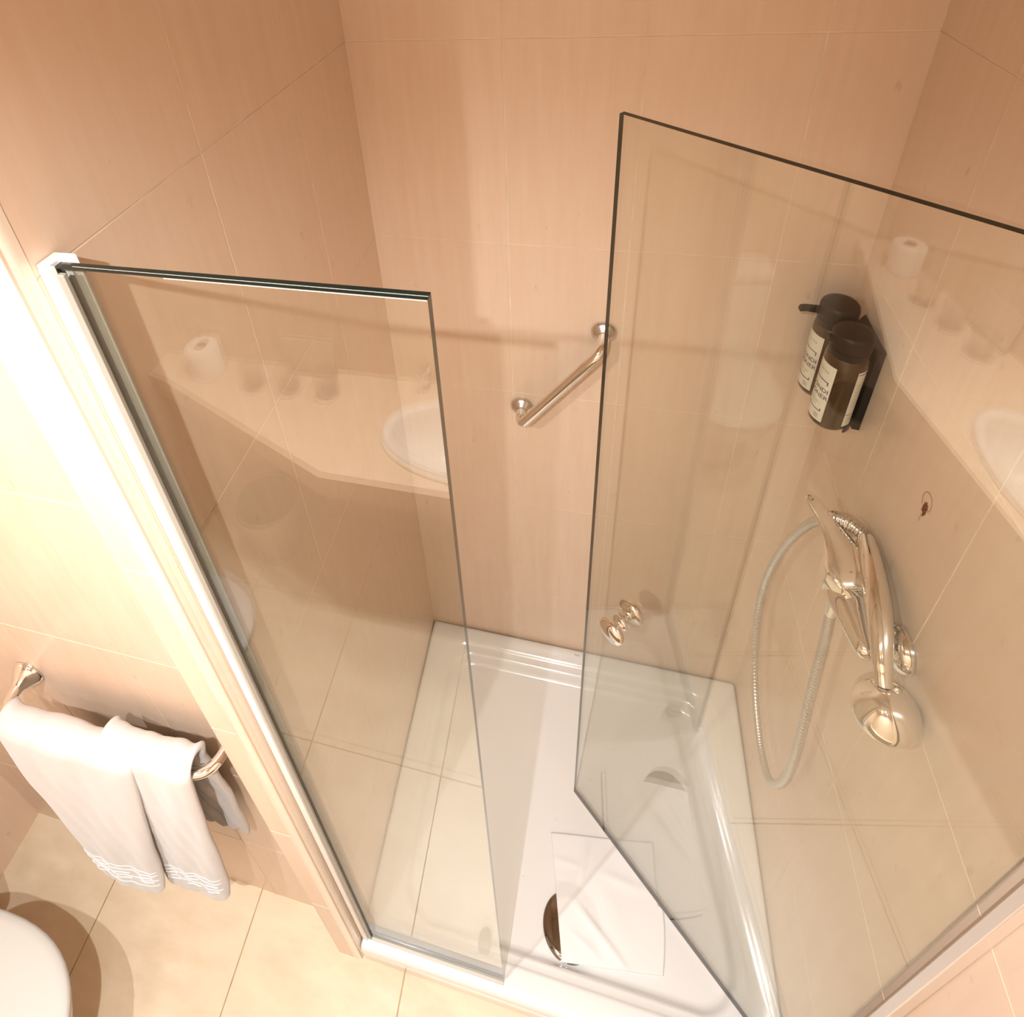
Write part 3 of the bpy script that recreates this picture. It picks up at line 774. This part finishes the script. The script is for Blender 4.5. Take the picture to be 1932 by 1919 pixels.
# top face with oval hole: bridge by triangulation
vt = [bm.verts.new((x, y, CZ)) for x, y in outer]; vb = [bm.verts.new((x, y, CZ - .030)) for x, y in outer]
hole = [(sx_ + (sa - .016) * math.cos(2 * PI * k / 48), sy_ + (sb_ - .016) * math.sin(2 * PI * k / 48)) for k in range(48)]
ht = [bm.verts.new((x, y, CZ)) for x, y in hole]
eo = [bm.edges.new((vt[i], vt[(i + 1) % len(vt)])) for i in range(len(vt))]
eh = [bm.edges.new((ht[i], ht[(i + 1) % 48])) for i in range(48)]
bmesh.ops.triangle_fill(bm, use_beauty=True, use_dissolve=False, edges=eo + eh, normal=(0, 0, 1))
for i in range(len(vt)): bm.faces.new((vt[i], vb[i], vb[(i + 1) % len(vt)], vt[(i + 1) % len(vt)]))
# apron below the front edge
fr = poly[:5]
n_ = len(fr)
A = [bm.verts.new((x, y - .006, CZ - .030)) for x, y in fr]; B_ = [bm.verts.new((x, y - .006, CZ - .092)) for x, y in fr]
C_ = [bm.verts.new((x, y - .024, CZ - .092)) for x, y in fr]; D_ = [bm.verts.new((x, y - .024, CZ - .030)) for x, y in fr]
for a, b in ((A, B_), (B_, C_), (C_, D_)):
    for i in range(n_ - 1): bm.faces.new((a[i], a[i + 1], b[i + 1], b[i]))
o = obj('vanity_counter', bm, M['counter'], smooth=False)
tag(o, 'long beige stone vanity counter with angled narrow end, mirrored in the glass', 'counter')
# sink
sk = thing('wash_basin', 'oval white ceramic wash basin set in the beige counter', 'sink', (sx_, sy_, CZ))
def oval(da, db, z, n=64): return [(sx_ + (sa - da) * math.cos(2 * PI * k / n), sy_ + (sb_ - db) * math.sin(2 * PI * k / n), z) for k in range(n)]
bm = bmesh.new()
add_loft(bm, [oval(.002, .002, CZ + .0004), oval(0, 0, CZ + .004), oval(.004, .004, CZ + .011), oval(.014, .014, CZ + .0145), oval(.028, .026, CZ + .012), oval(.036, .034, CZ + .002), oval(.045, .042, CZ - .030), oval(.075, .058, CZ - .080), oval(.13, .085, CZ - .115), oval(.20, .120, CZ - .128), oval(.25, .140, CZ - .130)], cap0=False)
put(obj('bowl', bm, M['ceramic'], auto=60), sk)
bm = bmesh.new(); add_lathe(bm, [(0, .020), (.002, .021), (.0035, .018), (.004, .002)], (sx_, sy_, CZ - .1300), Z, seg=30)
put(obj('drain', bm, M['chrome'], auto=50), sk)
# basin tap with two cross handles
ft = thing('basin_tap', 'chrome basin tap with cross handle behind the oval sink', 'tap', (.055, -1.720, CZ))
bm = bmesh.new()
add_lathe(bm, [(.0004, .024), (.004, .024), (.010, .018), (.03, .015)], (.055, -1.740, CZ + .0), Z, seg=28)
add_tube(bm, smooth_path([(.055, -1.740, CZ + .03), (.055, -1.740, CZ + .085), (.058, -1.715, CZ + .115), (.064, -1.665, CZ + .105), (.067, -1.650, CZ + .088)], 6), .0105, 20)
put(obj('spout', bm, M['chrome'], auto=60), ft)
for x in (-.045, .155):
    bm = bmesh.new()
    add_lathe(bm, [(.0004, .022), (.004, .022), (.012, .015), (.035, .011), (.045, .013), (.055, .010)], (x, -1.740, CZ), Z, seg=28)
    hb = put(obj('valve_stem', bm, M['chrome'], auto=60), ft)
    bm = bmesh.new()
    for k in range(4):
        a = PI / 2 * k + .5; d_ = Vector((math.cos(a), math.sin(a), 0)); c_ = Vector((x, -1.740, CZ + .052))
        add_tube(bm, [c_, c_ + d_ * .018, c_ + d_ * .028], lambda t: .0055 + .003 * t, 12)
    h = obj('cross_handle', bm, M['chrome'], auto=60); h.parent = hb

# tissue rolls, tumblers, notice card
rl = thing('toilet_roll', 'white toilet paper roll standing upright on the counter near the left wall', 'toilet roll', (-.790, -1.700, CZ))
bm = bmesh.new()
ro, ri = .054, .020
add_lathe(bm, [(0.0006, ri), (0.0006, ro - .003), (.003, ro), (.111, ro), (.114, ro - .003), (.114, ri)], (-.790, -1.700, CZ), Z, seg=56, cap0=False, cap1=False)
put(obj('paper', bm, M['paper'], auto=50), rl)
bm = bmesh.new()
add_lathe(bm, [(.0008, ri - .0002), (.0008, ri - .0016), (.1135, ri - .0016), (.1135, ri - .0002), (.0008, ri - .0002)], (-.790, -1.700, CZ), Z, seg=40, cap0=False, cap1=False)
put(obj('cardboard_core', bm, M['card'], label='brown cardboard core'), rl)
def tumbler(x, y, label):
    t = thing('drinking_glass', label, 'glass', (x, y, CZ), 'glasses on the vanity counter')
    bm = bmesh.new()
    add_lathe(bm, [(.004, .003), (.004, .027), (.008, .0285), (.088, .0345), (.090, .0355), (.088, .0365), (.003, .0305), (.0015, .028), (.0015, .003)], (x, y, CZ + .003), Z, seg=44)
    put(obj('cup', bm, M['tumbler']), t)
    bm = bmesh.new(); add_lathe(bm, [(0.0004, .041), (.0016, .0420), (.0034, .0420), (.0038, .040)], (x, y, CZ), Z, seg=44)
    put(obj('coaster', bm, M['coaster'], label='tan round coaster'), t)
tumbler(-.600, -1.662, 'clear glass tumbler on a coaster next to the toilet roll')
tumbler(-.475, -1.666, 'middle of the three clear tumblers on the counter')
tumbler(-.345, -1.668, 'clear glass tumbler on the counter nearest the sink')
nc = thing('notice_card', 'pale rectangular notice card leaning on the wall behind the tumblers', 'card', (-.43, -1.752, CZ))
bm = bmesh.new()
add_loft(bm, [[(-.515, -1.742, CZ + .004), (-.345, -1.742, CZ + .004), (-.345, -1.7455, CZ + .004), (-.515, -1.7455, CZ + .004)], [(-.515, -1.757, CZ + .135), (-.345, -1.757, CZ + .135), (-.345, -1.7605, CZ + .135), (-.515, -1.7605, CZ + .135)]])
put(obj('card', bm, M['notice'], smooth=False), nc)
bm = bmesh.new(); add_box(bm, -.520, -1.7475, CZ + .0005, -.340, -1.733, CZ + .0045)  # shadow line below the card, put in as a dark strip
put(obj('foot', bm, M['card'], smooth=False, bevel=.001, label='dark strip standing for the shadow line under the card'), nc)
# waste bin under the counter
wb = thing('waste_bin', 'small tapered metal waste bin with dark liner under the counter', 'bin', (-.67, -1.62, ZF))
bm = bmesh.new()
add_lathe(bm, [(.001, .082), (.004, .085), (.255, .112), (.262, .116), (.266, .115), (.262, .111)], (-.67, -1.62, ZF), Z, seg=52, cap1=False)
put(obj('body', bm, M['bin'], auto=50), wb)
bm = bmesh.new()
add_lathe(bm, [(.010, .003), (.010, .078), (.258, .1085), (.264, .1105)], (-.67, -1.62, ZF), Z, seg=52, cap1=False)
put(obj('liner', bm, M['bin_in'], label='dark bin liner'), wb)

# ------------------------------------------------------------------ ceiling spot fittings, the two over the counter added as fill
for i, (x, y) in enumerate(SPOTS):
    t = thing('ceiling_spot', 'recessed round ceiling spot lamp above the %s' % ('towel wall side', 'shower opening', 'narrow end of the counter, added as fill light', 'oval basin, added as fill light')[i], 'ceiling lamp', (x, y, CEIL))
    bm = bmesh.new(); add_lathe(bm, [(-.0005, .052), (.0035, .050), (.006, .043), (.004, .036), (.0005, .034)], (x, y, CEIL), (0, 0, -1), seg=44, cap1=False)
    put(obj('trim_ring', bm, M['chrome_satin'], auto=50), t)
    bm = bmesh.new(); add_lathe(bm, [(.0006, .033), (.0010, .030)], (x, y, CEIL), (0, 0, -1), seg=32)
    put(obj('lamp_disc', bm, M['emit'], label='glowing lamp disc'), t)
